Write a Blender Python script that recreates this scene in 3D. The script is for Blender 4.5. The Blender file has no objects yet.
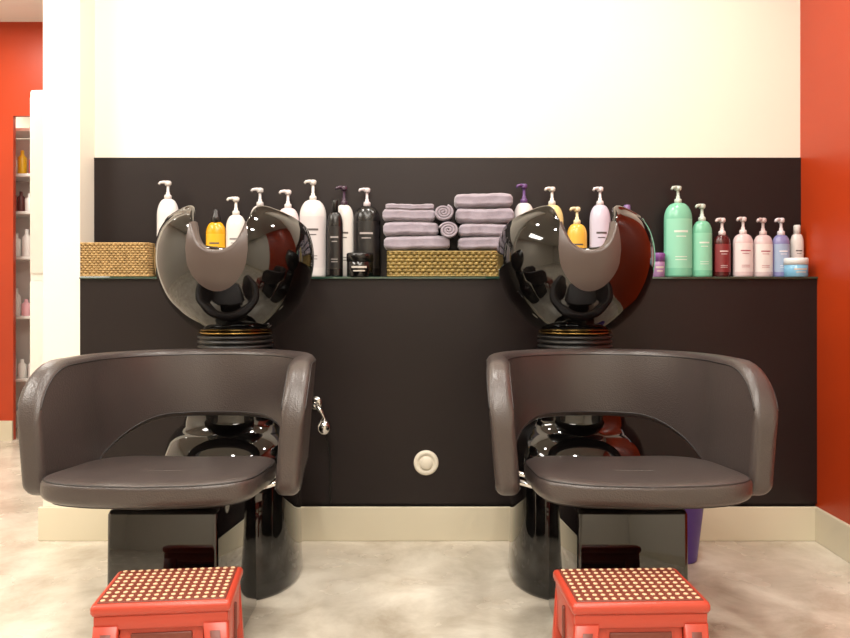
import bpy, math, random
from mathutils import Vector, Matrix
random.seed(4)
sc = bpy.context.scene
COL = sc.collection
EYE = 0.926; F = 783.0
YF = 2.90      # ledge front plane
YB = 3.03      # recessed wall plane
LEDGE = 0.967
GL = 0.975     # top of the glass shelf

# ------------------------------------------------------------ materials
def s2l(c):
    return c/12.92 if c <= 0.04045 else ((c+0.055)/1.055)**2.4
def hexc(h):
    h = h.lstrip('#')
    return tuple(s2l(int(h[i:i+2], 16)/255) for i in (0, 2, 4)) + (1.0,)
MC = {}
def mat(name, col, rough=0.5, metal=0.0, coat=0.0, bump=None, var=None, spec=0.5, trans=0.0, sheen=0.0, emit=None):
    if name in MC: return MC[name]
    m = bpy.data.materials.new(name); m.use_nodes = True
    nt = m.node_tree; b = nt.nodes['Principled BSDF']
    c = hexc(col)
    b.inputs['Base Color'].default_value = c
    b.inputs['Roughness'].default_value = rough
    b.inputs['Metallic'].default_value = metal
    b.inputs['Coat Weight'].default_value = coat
    b.inputs['Coat Roughness'].default_value = 0.04
    b.inputs['Specular IOR Level'].default_value = spec
    b.inputs['Transmission Weight'].default_value = trans
    b.inputs['Sheen Weight'].default_value = sheen
    if emit:
        b.inputs['Emission Color'].default_value = c
        b.inputs['Emission Strength'].default_value = emit
    tc = nt.nodes.new('ShaderNodeTexCoord')
    if var:   # (scale, second colour, detail)
        n = nt.nodes.new('ShaderNodeTexNoise'); n.inputs['Scale'].default_value = var[0]
        n.inputs['Detail'].default_value = var[2]
        nt.links.new(tc.outputs['Object'], n.inputs['Vector'])
        r = nt.nodes.new('ShaderNodeValToRGB')
        r.color_ramp.elements[0].position = 0.35; r.color_ramp.elements[1].position = 0.65
        r.color_ramp.elements[0].color = c; r.color_ramp.elements[1].color = hexc(var[1])
        nt.links.new(n.outputs['Fac'], r.inputs['Fac'])
        nt.links.new(r.outputs['Color'], b.inputs['Base Color'])
    if bump:  # (scale, strength, kind)
        if bump[2] == 'voronoi':
            n2 = nt.nodes.new('ShaderNodeTexVoronoi'); out = n2.outputs['Distance']
        else:
            n2 = nt.nodes.new('ShaderNodeTexNoise'); n2.inputs['Detail'].default_value = 4; out = n2.outputs['Fac']
        n2.inputs['Scale'].default_value = bump[0]
        nt.links.new(tc.outputs['Object'], n2.inputs['Vector'])
        bp = nt.nodes.new('ShaderNodeBump'); bp.inputs['Strength'].default_value = bump[1]
        bp.inputs['Distance'].default_value = 0.002
        nt.links.new(out, bp.inputs['Height']); nt.links.new(bp.outputs['Normal'], b.inputs['Normal'])
    MC[name] = m
    return m

M_wall = mat('white_plaster', 'E0D9CC', 0.7, bump=(60, 0.08, 'noise'))
M_ceil = mat('ceiling_paint', 'E4E0D8', 0.8, bump=(60, 0.05, 'noise'))
M_red = mat('red_wall_paint', 'B0380E', 0.38, var=(1.5, 'A8340D', 3), bump=(80, 0.06, 'noise'))
M_panel = mat('dark_panel', '1A1313', 0.42, var=(2.0, '1E1616', 4), bump=(120, 0.05, 'noise'), spec=0.28)
M_base = mat('cream_baseboard', 'D2C9B2', 0.4, bump=(40, 0.03, 'noise'))
M_glass = mat('green_glass_edge', '1C3A30', 0.05, coat=1.0)
M_leather = mat('taupe_leather', '3A3230', 0.33, spec=0.55, bump=(260, 0.25, 'voronoi'), var=(3, '3E3634', 2))
M_seam = mat('leather_seam', '1E1A1A', 0.5)
M_gloss = mat('glossy_black', '060505', 0.05, coat=0.5)
M_black = mat('satin_black', '0C0A0A', 0.3)
M_rubber = mat('black_rubber', '121010', 0.45)
M_pad = mat('taupe_gel_pad', '483C38', 0.33, spec=0.5)
M_chrome = mat('chrome', 'C8C8C8', 0.12, metal=1.0)
M_brass = mat('brass', 'A08048', 0.25, metal=1.0)
M_stool = mat('red_plastic', 'A83A28', 0.35, bump=(50, 0.05, 'noise'))
M_stoold = mat('dark_red_plastic', '662C20', 0.45)
M_dot = mat('cream_rubber_dot', 'C8A684', 0.5)
M_towel = mat('lavender_towel', '8A818C', 0.95, sheen=0.4, bump=(420, 0.8, 'noise'), var=(30, '978E9A', 4))
M_wick1 = mat('natural_wicker', 'B08F5C', 0.6, var=(60, '927446', 3))
M_wick2 = mat('olive_wicker', '967E44', 0.55, var=(60, '725E2C', 3))
M_sock = mat('cream_plastic', 'DDD5C4', 0.35)
M_purple = mat('purple_plastic', '4E3090', 0.4)

def floor_mat():
    m = bpy.data.materials.new('polished_concrete'); m.use_nodes = True
    nt = m.node_tree; b = nt.nodes['Principled BSDF']
    tc = nt.nodes.new('ShaderNodeTexCoord')
    n = nt.nodes.new('ShaderNodeTexNoise'); n.inputs['Scale'].default_value = 4.0; n.inputs['Detail'].default_value = 9
    n.inputs['Distortion'].default_value = 0.35; n.inputs['Roughness'].default_value = 0.66
    r = nt.nodes.new('ShaderNodeValToRGB')
    r.color_ramp.elements[0].position = 0.32; r.color_ramp.elements[0].color = hexc('B4A896')
    r.color_ramp.elements[1].position = 0.62; r.color_ramp.elements[1].color = hexc('DAD2C3')
    nt.links.new(tc.outputs['Object'], n.inputs['Vector'])
    nt.links.new(n.outputs['Fac'], r.inputs['Fac']); nt.links.new(r.outputs['Color'], b.inputs['Base Color'])
    n2 = nt.nodes.new('ShaderNodeTexNoise'); n2.inputs['Scale'].default_value = 5; n2.inputs['Detail'].default_value = 6
    mr = nt.nodes.new('ShaderNodeMapRange'); mr.inputs['To Min'].default_value = 0.14; mr.inputs['To Max'].default_value = 0.36
    nt.links.new(tc.outputs['Object'], n2.inputs['Vector'])
    nt.links.new(n2.outputs['Fac'], mr.inputs['Value']); nt.links.new(mr.outputs['Result'], b.inputs['Roughness'])
    return m
M_floor = floor_mat()

# ------------------------------------------------------------ mesh builder
def rrect(hw, hh, r, n=5):
    pts = []
    r = min(r, hw*0.999, hh*0.999)
    for cx, cy, a0 in ((hw-r, hh-r, 0), (-hw+r, hh-r, 90), (-hw+r, -hh+r, 180), (hw-r, -hh+r, 270)):
        for k in range(n):
            a = math.radians(a0 + 90*k/(n-1))
            pts.append((cx+r*math.cos(a), cy+r*math.sin(a)))
    return pts

class MB:
    def __init__(s): s.v = []; s.f = []; s.m = []; s.sm = []
    def face(s, idx, m=0, sm=True): s.f.append(tuple(idx)); s.m.append(m); s.sm.append(sm)
    def rings(s, rings, m=0, closed=True, cap0=True, cap1=True, sm=True, mf=None):
        n = len(rings[0]); b = len(s.v)
        for r in rings: s.v.extend([tuple(p) for p in r])
        for i in range(len(rings)-1):
            for j in range(n if closed else n-1):
                k = (j+1) % n
                mm = mf(i, j) if mf else m
                s.face((b+i*n+j, b+i*n+k, b+(i+1)*n+k, b+(i+1)*n+j), mm, sm)
        if closed and cap0: s.face([b+j for j in range(n)][::-1], m, False)
        if closed and cap1: s.face([b+(len(rings)-1)*n+j for j in range(n)], m if not mf else mf(len(rings)-2, 0), False)
    def lathe(s, prof, c=(0, 0, 0), seg=28, m=0, sx=1, sy=1, mf=None, cap0=True, cap1=True):
        rs = []
        for (r, z) in prof:
            rs.append([(c[0]+r*sx*math.cos(2*math.pi*j/seg), c[1]+r*sy*math.sin(2*math.pi*j/seg), c[2]+z) for j in range(seg)])
        s.rings(rs, m, mf=mf, cap0=cap0, cap1=cap1)
    def box(s, c, d, m=0, r=0.004, rot=0.0, taper=(1, 1)):
        """box with rounded vertical and horizontal edges; c = centre, d = dims"""
        hx, hy, hz = d[0]/2, d[1]/2, d[2]/2
        r = min(r, hx*0.95, hy*0.95, hz*0.95)
        rs = []
        for (z, ins) in [(-hz, r), (-hz+r*0.3, r*0.3), (-hz+r, 0), (hz-r, 0), (hz-r*0.3, r*0.3), (hz, r)]:
            t = (z+hz)/(2*hz)
            kx = 1+(taper[0]-1)*t; ky = 1+(taper[1]-1)*t
            ring = []
            for (x, y) in rrect(hx-ins, hy-ins, max(r, 0.0005), 4):
                x *= kx; y *= ky
                X = x*math.cos(rot)-y*math.sin(rot); Y = x*math.sin(rot)+y*math.cos(rot)
                ring.append((c[0]+X, c[1]+Y, c[2]+z))
            rs.append(ring)
        s.rings(rs, m)
    def tube(s, pts, r, m=0, seg=8, closed=False, rz=None):
        pts = [Vector(p) for p in pts]; rs = []; n = len(pts)
        for i, p in enumerate(pts):
            if closed: t = pts[(i+1) % n]-pts[i-1]
            else: t = pts[min(i+1, n-1)]-pts[max(i-1, 0)]
            t.normalize()
            up = Vector((0, 0, 1)) if abs(t.z) < 0.95 else Vector((0, 1, 0))
            a = t.cross(up).normalized(); b = a.cross(t).normalized()
            rr = r[i] if isinstance(r, (list, tuple)) else r
            rs.append([tuple(p+a*rr*math.cos(2*math.pi*k/seg)+b*(rz or rr)*math.sin(2*math.pi*k/seg)) for k in range(seg)])
        if closed: rs.append(rs[0]); s.rings(rs, m, cap0=False, cap1=False)
        else: s.rings(rs, m)
    def build(s, name, mats, parent=None, fixn=True):
        me = bpy.data.meshes.new(name); me.from_pydata(s.v, [], s.f)
        for m in mats: me.materials.append(m)
        for i, p in enumerate(me.polygons): p.material_index = s.m[i]; p.use_smooth = s.sm[i]
        me.update()
        if fixn:
            import bmesh
            bm = bmesh.new(); bm.from_mesh(me); bmesh.ops.recalc_face_normals(bm, faces=bm.faces); bm.to_mesh(me); bm.free()
        ob = bpy.data.objects.new(name, me); COL.objects.link(ob)
        if parent: ob.parent = parent
        return ob

def empty(name, loc=(0, 0, 0), rot=0):
    e = bpy.data.objects.new(name, None); e.location = loc; e.rotation_euler[2] = rot
    e.empty_display_size = 0.1; COL.objects.link(e); return e

def cbox(name, x0, x1, y0, y1, z0, z1, m, parent=None, bev=0.0):
    v = [(x, y, z) for z in (z0, z1) for y in (y0, y1) for x in (x0, x1)]
    f = [(0, 2, 3, 1), (4, 5, 7, 6), (0, 1, 5, 4), (2, 6, 7, 3), (0, 4, 6, 2), (1, 3, 7, 5)]
    me = bpy.data.meshes.new(name); me.from_pydata(v, [], f); me.materials.append(m)
    ob = bpy.data.objects.new(name, me); COL.objects.link(ob)
    if bev:
        b = ob.modifiers.new('bevel', 'BEVEL'); b.width = bev; b.segments = 2
    if parent: ob.parent = parent
    return ob

# ------------------------------------------------------------ room
XL, XR = -3.4, 1.452
H = 2.58
PX0, PX1 = -1.415, -1.278
cbox('floor', XL-0.1, XR+0.1, -2.6, 7.1, -0.1, 0, M_floor)
cbox('ceiling', XL-0.1, XR+0.1, -2.6, 7.1, H, H+0.1, M_ceil)
cbox('wall_right', XR, XR+0.1, 1.2, 7.0, 0, H, M_red)
cbox('wall_right_front', XR, XR+0.1, -2.6, 1.2, 0, H, M_wall)  # unseen stretch, made white to keep red out of the bowl reflections
cbox('wall_left', XL-0.1, XL, -2.6, 7.0, 0, H, M_wall)
cbox('wall_front', XL, XR, -2.6, -2.5, 0, H, M_wall)
cbox('wall_rear', XL, XR, 7.0, 7.1, 0, H, M_wall)
cbox('wall_back', PX0, XR, YB, YB+0.15, 0, H, M_wall)
cbox('wall_pillar', PX0, PX1, YF, YB, 0, H, M_wall)
cbox('wall_ledge', PX1, XR, YF+0.012, YB, 0, LEDGE, M_panel)
cbox('wall_panel_lower', PX1, XR, YF, YF+0.012, 0.135, LEDGE, M_panel)
cbox('wall_panel_upper', PX1, XR, YB-0.006, YB, LEDGE, 1.433, M_panel)
cbox('trim_1', PX1, XR, YB-0.008, YB, 1.433, 1.437, M_black)
cbox('baseboard_back', PX0-0.012, XR, YF-0.014, YF, 0, 0.125, M_base, bev=0.003)
cbox('baseboard_right', XR-0.014, XR, -2.5, YF-0.014, 0, 0.125, M_base, bev=0.003)
cbox('trim_2', PX1+0.002, XR-0.002, YF-0.012, YB-0.008, LEDGE, GL, M_glass, bev=0.0015)
# far red wall with a doorway
DX0, DX1 = -2.54, -1.55
cbox('wall_far_side', XL, DX0, 4.83, 4.86, 0, H, M_red)
cbox('wall_far_lintel', DX0, DX1, 4.83, 4.86, 2.0, H, M_red)
cbox('wall_far', DX1, XR, 4.83, 4.86, 0, H, M_red)
cbox('baseboard_far', XL, DX0, 4.815, 4.83, 0, 0.12, M_base)

# white cabinet beyond the pillar
cab = empty('storage_cabinet', (0, 0, 0))
mc = mat('cabinet_white', 'ECE9E4', 0.25)
mb = MB()
mb.box((-1.81, 4.2, 0.99), (0.42, 0.4, 1.92), 0, 0.012)
mb.box((-1.81, 4.2, 0.015), (0.38, 0.36, 0.03), 1, 0.005)
mb.box((-1.81, 3.99, 1.46), (0.40, 0.02, 0.90), 0, 0.006)
mb.box((-1.81, 3.99, 0.52), (0.40, 0.02, 0.90), 0, 0.006)
mb.tube([(-1.66, 3.975, 1.1), (-1.66, 3.955, 1.11), (-1.66, 3.955, 1.29), (-1.66, 3.975, 1.3)], 0.006, 2)
mb.build('cabinet_body', [mc, M_black, M_chrome], cab)

shelf = empty('product_shelf_unit')
SY = 5.12
mb = MB()
for z in (0.35, 0.75, 1.13, 1.42, 1.66, 1.95): mb.box((-2.62, SY, z), (0.5, 0.25, 0.02), 0, 0.003)
for x in (-2.86, -2.38): mb.box((x, SY, 0.97), (0.02, 0.25, 1.94), 0, 0.003)
mb.box((-2.62, SY+0.13, 0.97), (0.5, 0.01, 1.94), 0, 0.003)
mb.build('shelf_frame', [mc], shelf)
mb = MB(); cols = ['D8B020', 'C03030', 'E8E4E0', '5C3030', '6AA048', 'E8B0B8', 'F0F0EC']
pm = [mat('product_'+c, c, 0.4) for c in cols]
for z, ks in ((0.36, (6, 2)), (0.76, (6, 5, 2)), (1.14, (6, 2, 5)), (1.43, (1, 3, 6)), (1.67, (0, 1, 4, 6))):
    x = -2.82; q = 0
    while x < -2.42:
        r = random.uniform(0.018, 0.03); h = random.uniform(0.10, 0.19); k = ks[q % len(ks)]; q += 1
        mb.lathe([(r*.95, 0), (r, .005), (r, h*.7), (r*.5, h*.8), (r*.4, h*.82), (r*.4, h), (0.001, h)], (x, SY-0.07, z), 12, k)
        x += 2*r+0.010
mb.build('shelf_products', pm, shelf)

# ------------------------------------------------------------ wall fittings
mb = MB()
prof = [(0.046, 0), (0.046, 0.006), (0.043, 0.010), (0.030, 0.011), (0.029, 0.007), (0.024, 0.007), (0.023, 0.014), (0.020, 0.016), (0.001, 0.017)]
rs = [[(r*math.cos(2*math.pi*j/40), -z, r*math.sin(2*math.pi*j/40)) for j in range(40)] for r, z in prof]
mb.rings(rs, 0)
o = mb.build('wall_socket', [M_sock, M_black]); o.location = (0.004, YF, 0.287)

# water valve and hose on the wall beside the left basin
mb = MB()
hx, hy, hz = -0.405, YF-0.001, 0.448
mb.rings([[(hx+r*math.cos(j*math.pi/10), hy-d, hz+0.06+r*math.sin(j*math.pi/10)) for j in range(20)] for r, d in ((0.026, 0), (0.026, 0.006), (0.018, 0.010), (0.008, 0.012))], 0)
arc = [(hx, hy-0.01, hz+.06), (hx, hy-0.05, hz+.062), (hx+0.008, hy-0.07, hz+.060), (hx+0.022, hy-0.078, hz+.052), (hx+0.036, hy-0.08, hz+.036), (hx+0.042, hy-0.08, hz+0.012), (hx+0.042, hy-0.08, hz-0.002)]
mb.tube(arc, 0.008, 0, 12)
mb.lathe([(0.010, -0.030), (0.020, -0.026), (0.026, -0.012), (0.026, 0.004), (0.018, 0.018), (0.009, 0.024)], (hx+0.042, hy-0.08, hz-0.012), 20, 0)
mb.tube([(hx+0.042, hy-0.078, hz-0.04), (hx+0.050, hy-0.04, hz-0.08), (hx+0.055, hy-0.006, hz-0.13), (hx+0.055, hy-0.004, hz-0.31)], 0.003, 1, 8)
mb.build('wall_water_valve', [M_chrome, M_rubber])

# ------------------------------------------------------------ chair
def sstep(a, b, x):
    t = max(0, min(1, (x-a)/(b-a))); return t*t*(3-2*t)

def make_chair(cx, off):
    root = empty('salon_chair', (cx, 0, 0))
    w = 0.291; yf = 1.835; ya = 2.09; wb = 0.305; th = 0.058; rc = 0.020
    L = ya-yf
    ds = [0, .0004, .0015, .003, .0055, .008, .012, .016, .020, .026, .034, .045, .06, .08, .10, .12, .145, .17, .20, .23]
    def flare(d): return 0.020*(1-sstep(0, L, d))
    side = []
    for d in ds:
        side.append((-w-flare(d), yf+d, -1, 0, d))
    arc = []
    N = 44
    for i in range(N+1):
        a = math.pi-math.pi*i/N
        x, y = w*math.cos(a), ya+wb*math.sin(a)
        nx, ny = wb*math.cos(a), w*math.sin(a); l = math.hypot(nx, ny)
        arc.append((x, y, nx/l, ny/l, L+w*(math.pi/2-abs(a-math.pi/2))))
    path = side+arc+[(-x, y, -nx, ny, d) for (x, y, nx, ny, d) in side[::-1]]
    ZT = 0.750; R = 0.165; RB = 0.045
    def zt(d):
        z = ZT - 0.004*sstep(0.2, 0.7, d)
        if d < R: z = ZT-R+math.sqrt(max(0, R*R-(R-d)**2))
        return z
    def zb(d):
        z = 0.434+0.111*sstep(0.15, 0.56, d)
        if d < RB: z += RB-math.sqrt(max(0, RB**2-(RB-d)**2))
        return z
    rings = []
    for (x, y, nx, ny, d) in path:
        sh = rc-math.sqrt(max(0, rc*rc-(rc-d)**2)) if d < rc else 0
        z0, z1 = zb(d), zt(d)
        mid, hh = (z0+z1)/2, (z1-z0)/2
        pts = []
        for (u, v) in rrect(th/2-sh*0.93, hh, max(rc-sh*0.93, 0.0015), 7):
            z = mid+v; uu = u+(z-0.62)*0.08
            pts.append((x+nx*uu, y+ny*uu, z))
        rings.append(pts)
    mb = MB(); mb.rings(rings, 0)
    for idx in (1, 12):
        mb.tube([rings[i][idx] for i in range(7, len(rings)-7)], 0.0018, 1, 6)
    for idx in (15, 26):
        mb.tube([rings[i][idx] for i in range(8, len(rings)-8)], 0.0018, 1, 6)
    mb.build('tub_backrest_and_arms', [M_leather, M_seam], root)
    # cushion
    mb = MB(); A, B, C = 0.250, 0.245, 0.046; cy0 = 1.985; cz0 = 0.474
    def sp(v, e): return math.copysign(abs(v)**e, v)
    def sep(th_, ph, o_=0):
        c, s_ = math.cos(th_), math.sin(th_)
        e2 = 0.28 if s_ < 0 else 0.85
        e1 = 0.46
        cp = sp(math.cos(ph), e1)
        x = (A+o_)*cp*sp(c, 0.28 if s_ < 0 else 0.6); y = (B+o_)*cp*sp(s_, e2)
        z = C*sp(math.sin(ph), e1)
        if s_ < 0: y -= 0.018*(1-(x/A)**2)*abs(s_)*cp
        zz = z
        if z > 0: zz -= 0.020*(1-min(1, (x/A)**2))*(z/C)
        zz -= 0.040*(y+B)/(2*B)
        if z < 0: zz += 0.010*(x/A)**2
        return (x+off, cy0+y, cz0+zz)
    rs = []
    def th_s(j, n=96):
        return 2*math.pi*j/n
    for i in range(1, 40):
        ph = -math.pi/2+math.pi*i/40
        rs.append([sep(th_s(j), ph) for j in range(96)])
    mb.rings(rs, 0)
    for ph in (0.30, -0.60):
        mb.tube([sep(th_s(j), ph, 0.0003) for j in range(96)], 0.0020, 1, 6, closed=True)
    mb.build('seat_cushion', [M_leather, M_seam], root)
    # base
    mb = MB()
    mb.box((0, 2.07, 0.202), (0.27, 0.43, 0.404), 0, 0.012, taper=(0.97, 1))
    mb.box((0, 2.09, 0.408), (0.34, 0.28, 0.022), 1, 0.005)
    mb.build('seat_base', [M_gloss, M_black], root)
    mb = MB()
    for sx in (-1, 1):
        mb.tube([(sx*0.280, 1.99, 0.446), (sx*0.16, 1.99, 0.410)], 0.007, 0, 10)
        mb.tube([(sx*0.280, 2.10, 0.446), (sx*0.16, 2.10, 0.410)], 0.007, 0, 10)
    mb.build('seat_brackets', [M_chrome], root)
    return root

def catmull(tab, z):
    n = len(tab)
    if z <= tab[0][0]: return tab[0][1]
    if z >= tab[-1][0]: return tab[-1][1]
    for i in range(n-1):
        if tab[i][0] <= z <= tab[i+1][0]:
            t = (z-tab[i][0])/(tab[i+1][0]-tab[i][0])
            p0 = tab[max(i-1, 0)][1]; p1 = tab[i][1]; p2 = tab[i+1][1]; p3 = tab[min(i+2, n-1)][1]
            return 0.5*((2*p1)+(-p0+p2)*t+(2*p0-5*p1+4*p2-p3)*t*t+(-p0+3*p1-3*p2+p3)*t**3)

def make_basin(cx):
    root = empty('shampoo_basin', (cx, 2.585, 0))
    RT = [(0.79, 0.115), (0.81, 0.145), (0.845, 0.182), (0.89, 0.217), (0.95, 0.243), (1.01, 0.256), (1.07, 0.254), (1.12, 0.240), (1.155, 0.218), (1.185, 0.182)]
    RIM = [(0, 1.030), (6, 1.034), (12, 1.052), (17, 1.088), (22, 1.130), (28, 1.162), (35, 1.178), (42, 1.182), (52, 1.176), (65, 1.158), (90, 1.125), (120, 1.09), (150, 1.07), (180, 1.065)]
    def pos(th, z, off=0):
        r = catmull(RT, z)+off
        return (r*math.sin(th), -r*0.95*math.cos(th), z)
    def rim(th):
        a = abs(math.degrees(th)); a = min(a, 360-a)
        return catmull(RIM, a)
    NS = 144
    rows = 24
    TK = 0.024
    outer = [[pos(2*math.pi*j/NS, 0.79+(rim(2*math.pi*j/NS)-0.79)*i/rows) for j in range(NS)] for i in range(rows+1)]
    lip = []
    for k in (0.15, 0.35, 0.5, 0.65, 0.85):
        ring = []
        for j in range(NS):
            th = 2*math.pi*j/NS; p = pos(th, rim(th), -TK*(0.5-0.5*math.cos(math.pi*k)))
            ring.append((p[0], p[1], p[2]+0.010*math.sin(math.pi*k)))
        lip.append(ring)
    inner = [[pos(2*math.pi*j/NS, 0.81+(rim(2*math.pi*j/NS)-0.81)*i/rows, -TK) for j in range(NS)] for i in range(rows, -1, -1)]
    mb = MB(); mb.rings(outer+lip+inner, 0)
    mb.build('bowl', [M_gloss], root)
    # neck pad: sheet lying over the notch, folded to the inside
    mb = MB(); TM = math.radians(20.5)
    def padring(off):
        g = []
        for i in range(15):
            t = i/14; row = []
            for j in range(37):
                u = -1+2*j/36; th = TM*u
                zl = 0.922+(1-math.sqrt(max(0, 1-u*u)))*0.125
                zh = rim(th)+0.012
                row.append(pos(th, zl+(zh-zl)*t, off))
            g.append(row)
        return g
    f_ = padring(0.012); b_ = padring(-0.001)
    ov = []
    for k in range(1, 9):
        row = []
        for j in range(37):
            u = -1+2*j/36; th = TM*u
            a = k/8
            off = 0.012-0.048*min(1, a*1.6)
            z = rim(th)+0.012+0.006*math.sin(min(1, a*1.6)*math.pi)-0.07*max(0, a-0.5)
            row.append(pos(th, z, off))
        ov.append(row)
    mb.rings(f_+ov, 0, closed=False)
    mb.rings(b_, 0, closed=False)
    for A_, B_ in ((f_[0], b_[0]), ([r[0] for r in f_], [r[0] for r in b_]), ([r[-1] for r in f_], [r[-1] for r in b_])):
        mb.rings([A_, B_], 0, closed=False)
    mb.build('neck_pad', [M_pad], root)
    # collar bellows
    mb = MB(); prof = []
    z = 0.735
    while z < 0.782:
        prof += [(0.112, z), (0.122, z+0.004), (0.122, z+0.010), (0.112, z+0.014)]; z += 0.016
    mb.lathe(prof, seg=40, m=0)
    mb.lathe([(0.10, 0.784), (0.120, 0.786), (0.120, 0.790), (0.10, 0.792)], seg=40, m=1)
    mb.build('tilt_collar', [M_rubber, M_brass], root)
    # pedestal, flared to a broad foot
    mb = MB(); rs = []
    for (z, rx, ry, e, oy) in ((0, .217, .245, .8, -.03), (0.01, .220, .248, .8, -.03), (0.05, .217, .245, .8, -.03), (.25, .212, .24, .8, -.03), (.41, .208, .232, .8, -.02), (.45, .202, .21, .8, 0), (.475, .185, .18, .85, 0), (.49, .165, .15, .9, 0), (.52, .158, .145, .9, 0), (.70, .150, .14, .9, 0), (.728, .146, .138, 1, 0), (.738, .13, .125, 1, 0)):
        ring = []
        for j in range(64):
            a = 2*math.pi*j/64; c, s_ = math.cos(a), math.sin(a)
            ring.append((rx*math.copysign(abs(c)**e, c), oy+ry*math.copysign(abs(s_)**e, s_), z))
        rs.append(ring)
    mb.rings(rs, 0)
    mb.build('pedestal', [M_gloss], root)
    return root

make_chair(-0.624, -0.012); make_chair(0.494, 0.012)
for cx in (-0.625, 0.494):
    make_basin(cx)

# ------------------------------------------------------------ step stools
def make_stool(cx, cy, rot, W=0.285, D=0.20, HT=0.315):
    root = empty('step_stool', (cx, cy, 0), rot)
    mb = MB()
    mb.box((0, 0, HT-0.012), (W, D, 0.024), 0, 0.008)
    mb.box((0, 0, HT), (W-0.022, D-0.022, 0.004), 1, 0.0015)
    nx, ny = 15, 9
    for i in range(nx):
        for j in range(ny):
            x = -(W-0.04)/2+(W-0.04)*i/(nx-1); y = -(D-0.04)/2+(D-0.04)*j/(ny-1)
            mb.lathe([(0.0052, 0), (0.0048, 0.0014), (0.003, 0.002)], (x, y, HT+0.002), 10, 2)
    zt = HT-0.022
    for s in (-1, 1):
        y = s*(D/2-0.012)
        mb.box((0, y, zt-0.014), (W-0.012, 0.016, 0.03), 0, 0.004)
        for sx in (-1, 1):
            rs = []
            for k, (z, ex, wd) in enumerate(((0, 0.022, 0.05), (0.02, 0.020, 0.05), (0.15, 0.009, 0.045), (zt-0.02, 0, 0.048))):
                xc = sx*(W/2-0.03+ex)
                yy = y+s*ex*0.6
                rs.append([(xc+px, yy+py, z) for px, py in rrect(wd/2, 0.011, 0.004, 3)])
            mb.rings(rs, 0)
            rs = []
            for k, (z, ex, wd) in enumerate(((0.03, 0.019, 0.018), (0.15, 0.009, 0.018), (zt-0.035, 0, 0.020))):
                xc = sx*(W/2-0.03+ex); yy = y+s*(ex*0.6+0.0105)
                rs.append([(xc+px, yy+py, z) for px, py in rrect(wd/2, 0.002, 0.001, 3)])
            mb.rings(rs, 1)
        for k in range(11):
            u = -1+2*k/10; hgt = 0.052+0.035*u*u
            mb.box((u*(W/2-0.062), y-s*0.004, zt-0.025-hgt/2), ((W-0.124)/10+0.001, 0.008, hgt), 0, 0.0008)
        mb.box((0, y+s*0.001, zt-0.052), (W-0.15, 0.006, 0.028), 1, 0.004)
        mb.box((0, y+s*0.012, 0.06), (W-0.01, 0.012, 0.035), 0, 0.004)
    for sx in (-1, 1):
        mb.box((sx*(W/2-0.012), 0, zt-0.05), (0.012, D-0.03, 0.10), 0, 0.004)
        mb.box((sx*(W/2-0.004), 0, 0.12), (0.010, D-0.02, 0.035), 0, 0.004)
        mb.box((sx*(W/2-0.006), 0, zt-0.10), (0.010, 0.012, 0.16), 1, 0.003)
    mb.build('stool_body', [M_stool, M_stoold, M_dot, M_black], root)
    return root
make_stool(-0.526, 1.625, math.radians(6), W=0.268)
make_stool(0.420, 1.625, math.radians(2), W=0.274)

# ------------------------------------------------------------ purple bin
mb = MB()
mb.lathe([(0.06, 0), (0.063, 0.004), (0.085, 0.19), (0.09, 0.194), (0.09, 0.20), (0.084, 0.20), (0.06, 0.01), (0.001, 0.008)], (0, 0, 0), 32, 0)
o = mb.build('waste_bin', [M_purple]); o.location = (0.872, 2.70, 0)

# ------------------------------------------------------------ baskets
def make_basket(name, x0, x1, y0, y1, h, m, rows, wave):
    mb = MB()
    cx, cy = (x0+x1)/2, (y0+y1)/2; hx, hy = (x1-x0)/2-0.006, (y1-y0)/2-0.006
    base = rrect(hx, hy, 0.012, 4)
    P = [Vector((p[0], p[1], 0)) for p in base]; P.append(P[0])
    L = sum((P[i+1]-P[i]).length for i in range(len(P)-1)); n = int(L/0.0035); pts = []
    for k in range(n):
        d = L*k/n; i = 0
        while d > (P[i+1]-P[i]).length: d -= (P[i+1]-P[i]).length; i += 1
        t = (P[i+1]-P[i]).normalized(); pts.append((P[i]+t*d, Vector((t.y, -t.x, 0))))
    waves = round(L/wave)
    rz = h/rows/2*0.98
    for r in range(rows):
        z = GL+0.004+(r+0.5)*(h-0.008)/rows
        ring = []
        for k, (p, nn) in enumerate(pts):
            o_ = 0.0032*math.sin(2*math.pi*waves*k/n+math.pi*r)
            q = p+nn*o_; ring.append((cx+q.x, cy+q.y, z))
        mb.tube(ring, 0.0026, 0, 6, closed=True, rz=rz)
    for z in (GL+0.004, GL+h-0.004):
        mb.tube([(cx+p.x, cy+p.y, z) for p, nn in pts], 0.0055, 0, 6, closed=True, rz=0.004)
    mb.box((cx, cy, GL+0.006), (2*hx-0.004, 2*hy-0.004, 0.006), 0, 0.002)
    mb.box((cx, cy-hy+0.004, GL+h/2), (2*hx-0.01, 0.002, h-0.01), 0, 0.0008)
    return mb.build(name, [m])
def sx(u): return (u-425)/264.5
make_basket('wicker_basket', sx(81)-0.010, sx(154), YF, YB-0.02, 0.128, M_wick1, 13, 0.016)
make_basket('wicker_tray', sx(388)-0.004, sx(498), YF, YB-0.02, 0.097, M_wick2, 7, 0.022)

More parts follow.
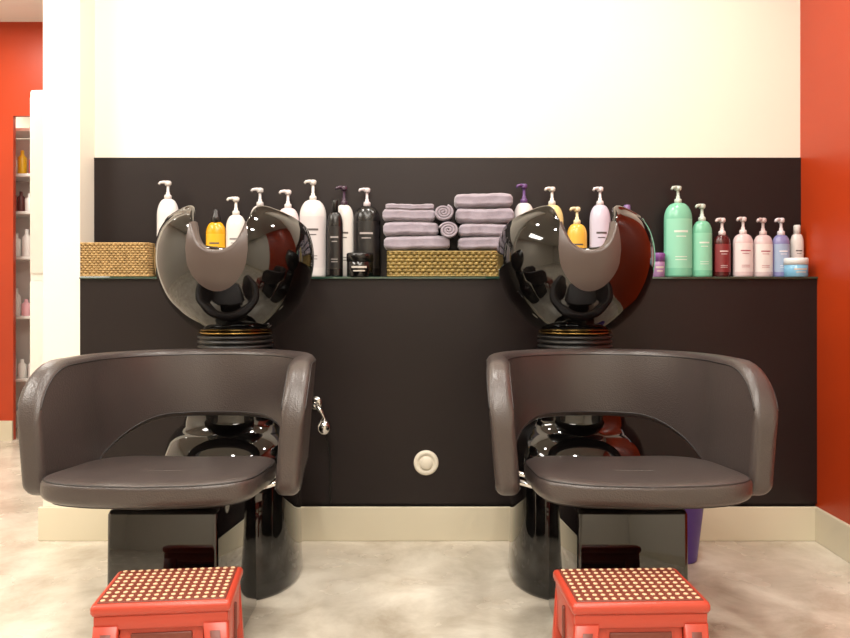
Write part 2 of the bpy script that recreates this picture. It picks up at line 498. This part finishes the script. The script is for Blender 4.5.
# ------------------------------------------------------------ towels
def towels():
    mb = MB()
    def folded(xc, zc, L, hh, ph, yc=2.955, dd=0.055):
        rs = []; N = 30
        for i in range(N+1):
            t = -1+2*i/N
            end = math.sqrt(max(0.0, 1-abs(t)**12))
            ring = []
            for k in range(32):
                a = 2*math.pi*k/32; c, s_ = math.cos(a), math.sin(a)
                y = dd*math.copysign(abs(c)**.6, c)*(0.88+0.12*end)
                z = hh*math.copysign(abs(s_)**.6, s_)*(0.5+0.5*end)
                if c < 0: y += 0.007*math.exp(-(s_/0.13)**2)
                w = 0.0009*math.sin(7*t+ph+2*a)+0.0005*math.sin(19*t+ph*3+a)
                ring.append((xc+L/2*t, yc+y+w, zc+z+w+0.0016*math.sin(3*t+ph)))
            rs.append(ring)
        mb.rings(rs, 0)
    def roll(xc, zc, r, ph, yc=2.94, L=0.11):
        turns = 3.1; n = 90; th = r/(turns+0.6)*0.50
        outer = []; inner = []
        for k in range(n+1):
            a = ph+2*math.pi*turns*k/n; rr = r*(0.14+0.86*k/n)
            outer.append((rr*math.cos(a)*1.06, rr*math.sin(a)*0.88)); ri = max(rr-th*1.75, 0.0005)
            inner.append((ri*math.cos(a)*1.06, ri*math.sin(a)*0.88))
        loop = outer+inner[::-1]
        b = len(mb.v); m_ = len(loop)
        for yy in (yc-L/2, yc+L/2):
            for (x, z) in loop: mb.v.append((xc+x, yy+0.0015*math.sin(20*x+ph), zc+z))
        for k in range(m_): mb.face((b+k, b+(k+1) % m_, b+m_+(k+1) % m_, b+m_+k), 0)
        for k in range(n):
            for o_ in (0, m_):
                mb.face((b+o_+k, b+o_+k+1, b+o_+m_-2-k, b+o_+m_-1-k), 0)
    Z = lambda y: EYE+(290-y)/264.5
    folded(sx(417), Z(243.5), 0.245, 0.0270, 0.3)
    folded(sx(411), Z(229.5), 0.205, 0.0270, 1.7)
    folded(sx(409), Z(216), 0.195, 0.0240, 3.1)
    folded(sx(410), Z(208), 0.18, 0.0120, 4.1)
    roll(sx(443), Z(214), 0.037, 0.5)
    roll(sx(448), Z(231.5), 0.037, 2.2)
    folded(sx(486), Z(244), 0.215, 0.0255, 0.9)
    folded(sx(485), Z(231), 0.20, 0.0250, 2.5)
    folded(sx(484), Z(216.5), 0.215, 0.0280, 5.0)
    folded(sx(483), Z(201.5), 0.215, 0.0270, 0.1)
    return mb.build('towel_stack', [M_towel])
towels()

# ------------------------------------------------------------ bottles
def bottle(name, u, w, ytop, ysh, body, cap='EDE9E4', label=None, bars='504848', kind='pump', yc=2.962, dirn=-2.6, flat=0.75, gloss=0.25, trans=0.0, bands=True):
    X = (u-425)/F*yc
    ppm = F/yc
    R = w/2/ppm
    Ht = EYE+(290-ytop)/ppm-GL
    Hs = EYE+(290-ysh)/ppm-GL
    mats = [mat('bottle_'+body, body, gloss, trans=trans), mat('cap_'+cap, cap, 0.3), mat('label_'+(label or body), label or body, 0.35), mat('print_'+bars, bars, 0.4)]
    mb = MB()
    body_top = Hs
    prof = [(R*0.90, 0), (R*0.98, 0.003), (R, 0.008)]
    lo, hi = body_top*0.12, body_top*0.78
    K = len(prof)
    prof += [(R, lo), (R*0.99, hi)]
    for k in range(1, 9):
        a = k/8*math.pi/2
        prof.append((0.011+(R*0.99-0.011)*math.cos(a)**0.95 if k < 8 else 0.011, hi+(body_top-hi)*math.sin(a)))
    seg = 32
    def mf(i, j):
        if label and i == K:
            a = 360*(j+0.5)/seg
            if 205 < a < 335: return 2
        return 0
    mb.lathe(prof, seg=seg, sy=flat, mf=mf)
    def patch(z0, z1, hw):
        rs = []
        for z in (z0, z1):
            row = []
            for k in range(9):
                a = math.radians(270)+(-1+2*k/8)*hw
                row.append(((R+0.0006)*math.cos(a), (R+0.0006)*flat*math.sin(a), z))
            rs.append(row)
        mb.rings(rs, 3, closed=False)
    H_ = hi-lo
    patch(lo+H_*0.72, lo+H_*0.76, 0.50); patch(lo+H_*0.63, lo+H_*0.65, 0.35)
    patch(lo+H_*0.22, lo+H_*0.235, 0.42); patch(lo+H_*0.16, lo+H_*0.175, 0.42)
    z = body_top
    if kind == 'pump':
        zt = Ht
        pr = [(0.0135, z-0.004), (0.0135, z+0.012), (0.0115, z+0.015), (0.0075, z+0.017), (0.007, z+0.026), (0.0052, z+0.027), (0.0052, zt-0.014)]
        mb.lathe(pr, seg=16, m=1)
        mb.lathe([(0.009, zt-0.018), (0.0125, zt-0.014), (0.0130, zt-0.004), (0.009, zt), (0.001, zt+0.0005)], seg=16, m=1)
        dx, dy = math.cos(dirn), math.sin(dirn)
        mb.tube([(0, 0, zt-0.007), (dx*0.016, dy*0.016, zt-0.006), (dx*0.028, dy*0.028, zt-0.008), (dx*0.034, dy*0.034, zt-0.015)], [0.0075, 0.0065, 0.0055, 0.0045], 1, 10)
    elif kind == 'cap':
        mb.lathe([(0.0125, z-0.003), (0.0125, Ht-0.004), (0.0105, Ht), (0.001, Ht)], seg=20, m=1)
    elif kind == 'nozzle':
        mb.lathe([(0.017, z-0.006), (0.017, z+0.020), (0.013, z+0.026), (0.013, Ht-0.012), (0.010, Ht-0.004), (0.006, Ht)], seg=16, m=1)
    o = mb.build(name, mats); o.location = (X, yc, GL); return o
def jar(name, u, w, ytop, body, lid, yc=2.925):
    X = (u-425)/F*yc; ppm = F/yc; R = w/2/ppm; Ht = EYE+(290-ytop)/ppm-GL
    mats = [mat('jar_'+body, body, 0.15), mat('lid_'+lid, lid, 0.25), mat('jar_print', 'B8B0A8', 0.4)]
    mb = MB()
    mb.lathe([(R*.9, 0), (R*.97, .002), (R*.97, Ht*.62), (R*.9, Ht*.66)], seg=36, m=0)
    mb.lathe([(R, Ht*.64), (R, Ht*.95), (R*.93, Ht), (.001, Ht)], seg=36, m=1)
    for z0, z1, hw in ((.36, .44, .6), (.22, .27, .45)):
        mb.rings([[((R*.97+.0006)*math.cos(math.radians(270)+(-1+2*k/8)*hw), (R*.97+.0006)*math.sin(math.radians(270)+(-1+2*k/8)*hw), Ht*z) for k in range(9)] for z in (z0, z1)], 2, closed=False)
    o = mb.build(name, mats); o.location = (X, yc, GL); return o

B = 'shampoo_bottle'
bottle(B, 168, 22, 181, 199, 'CCC8C8', cap='C8C3C1', bars='908888')
bottle(B, 216, 20, 209, 222, 'D0940F', cap='1E1A1A', kind='nozzle', label='D6A014')
bottle(B, 236, 20, 197, 215, 'D0CCC8', cap='D0CCC6', bars='807878')
bottle(B, 260, 21, 188, 206, 'C6C0C0', cap='BEBABA')
bottle(B, 288, 23, 190, 208, 'CCBABC', cap='CEC6C6', bars='907078')
bottle(B, 313, 27, 180, 200, 'C8C4C4', cap='CCC8C4', label='BAB4B6')
bottle(B, 344, 20, 186, 205, 'CCC8C5', cap='3A2838', yc=2.985)
bottle(B, 335, 16, 200, 212, '0E0B0B', cap='0E0B0B', yc=2.938, kind='cap', label='100C0C', bars='8A8484')
bottle(B, 367, 27, 188, 206, '0D0A0A', cap='BEB6BA', label='100D0D', bars='989090', yc=2.983)
jar('hair_mask_jar', 360, 27, 253, '0C0A0A', '100E0E', yc=2.922)
bottle(B, 524, 21, 184, 203, 'CECACA', cap='5A3E70')
bottle(B, 552, 23, 187, 205, 'DCCB8C', cap='D3CFC8', label='DED09E')
bottle(B, 577, 20, 207, 224, 'D8AC46', cap='DCD0A8')
bottle(B, 600, 21, 187, 205, 'BEB8C8', cap='CCC8CA')
bottle(B, 627, 16, 205, 222, '6A4A88', cap='7E6494', kind='cap')
jar('styling_cream_jar', 658, 14, 253, '9A76A0', '74488A', yc=2.94)
bottle(B, 678, 28, 186, 203, '74B89C', cap='B8C8BE', label='84C4AA', bars='CCD8D0')
bottle(B, 702, 20, 204, 221, '70B698', cap='BCCCC2', label='80C2A6', bars='CCD8D0')
bottle(B, 722, 17, 218, 235, '441214', cap='CCC2C2', label='74282C', bars='D0C4C4')
bottle(B, 743, 20, 217, 234, 'C8B4B6', cap='CCC4C4', label='D2C8C8', bars='A05060')
bottle(B, 763, 19, 218, 235, 'C2B0B2', cap='BEAEAE', label='D2CCCA', bars='A05060')
bottle(B, 781, 17, 218, 235, '7A7AA8', cap='CCC8CE', label='90A2BE', bars='E0E0E4')
bottle('hair_spray_can', 797, 13, 225, 234, 'D2CECC', cap='D2CECC', kind='cap', yc=2.985)
jar('hair_gel_jar', 796, 23, 258, '78B0D2', 'D4D8DA', yc=2.922)

# ------------------------------------------------------------ lights (ceiling downlights, plus added soft fill panels)
warm = (1.0, 0.95, 0.87)
M_em = mat('lamp_glass', 'FFF4E4', 0.4, emit=3.0)
def downlight(x, y, power, r=0.07):
    e = empty('ceiling_downlight', (x, y, H))
    mb = MB()
    mb.lathe([(r+0.015, 0), (r+0.013, -0.006), (r, -0.008), (r-0.003, -0.002)], seg=32, m=0, cap1=False)
    mb.lathe([(r-0.002, -0.003), (0.001, -0.0035)], seg=32, m=1)
    mb.build('downlight_ring', [M_chrome, M_em], e)
    l = bpy.data.lights.new('downlight_lamp', 'AREA'); l.shape = 'DISK'; l.size = 2*r; l.energy = power; l.color = warm
    o = bpy.data.objects.new('downlight_lamp', l); o.location = (0, 0, -0.012); o.parent = e; COL.objects.link(o)
def fill_panel(x, y, w, d, power):  # soft fill light added out of view, housed in an invented ceiling panel
    e = empty('added_fill_panel', (x, y, H))
    mb = MB(); mb.box((0, 0, -0.012), (w+0.05, d+0.05, 0.024), 0, 0.005); mb.box((0, 0, -0.0245), (w, d, 0.003), 1, 0.001)
    mb.build('fill_panel_frame', [M_sock, M_em], e)
    l = bpy.data.lights.new('fill_panel_lamp', 'AREA'); l.shape = 'RECTANGLE'; l.size = w; l.size_y = d; l.energy = power; l.color = warm
    o = bpy.data.objects.new('fill_panel_lamp', l); o.location = (0, 0, -0.03); o.parent = e; COL.objects.link(o)
for x, p in ((-0.95, 14), (0.0, 18), (0.9, 13)): downlight(x, 2.25, p)
for x in (-0.7, 0.5): downlight(x, 1.1, 16)
fill_panel(-0.1, 0.2, 1.3, 0.5, 52)
fill_panel(-2.3, 1.4, 0.5, 1.3, 58)
fill_panel(-0.1, -1.5, 1.3, 0.5, 30)
fill_panel(-2.4, 4.0, 0.5, 0.6, 26)
fill_panel(-2.5, 6.0, 0.8, 0.5, 60)

w = bpy.data.worlds.new('world'); sc.world = w; w.use_nodes = True
w.node_tree.nodes['Background'].inputs['Color'].default_value = (1, 0.96, 0.9, 1)
w.node_tree.nodes['Background'].inputs['Strength'].default_value = 0.3

# ------------------------------------------------------------ camera
cam = bpy.data.cameras.new('camera'); cam.sensor_width = 36; cam.lens = F/850*36
cam.shift_y = -29/850
co = bpy.data.objects.new('camera', cam); co.location = (0, 0, EYE); co.rotation_euler = (math.pi/2, 0, 0)
COL.objects.link(co); sc.camera = co
sc.view_settings.view_transform = 'Standard'
sc.view_settings.exposure = 0.0
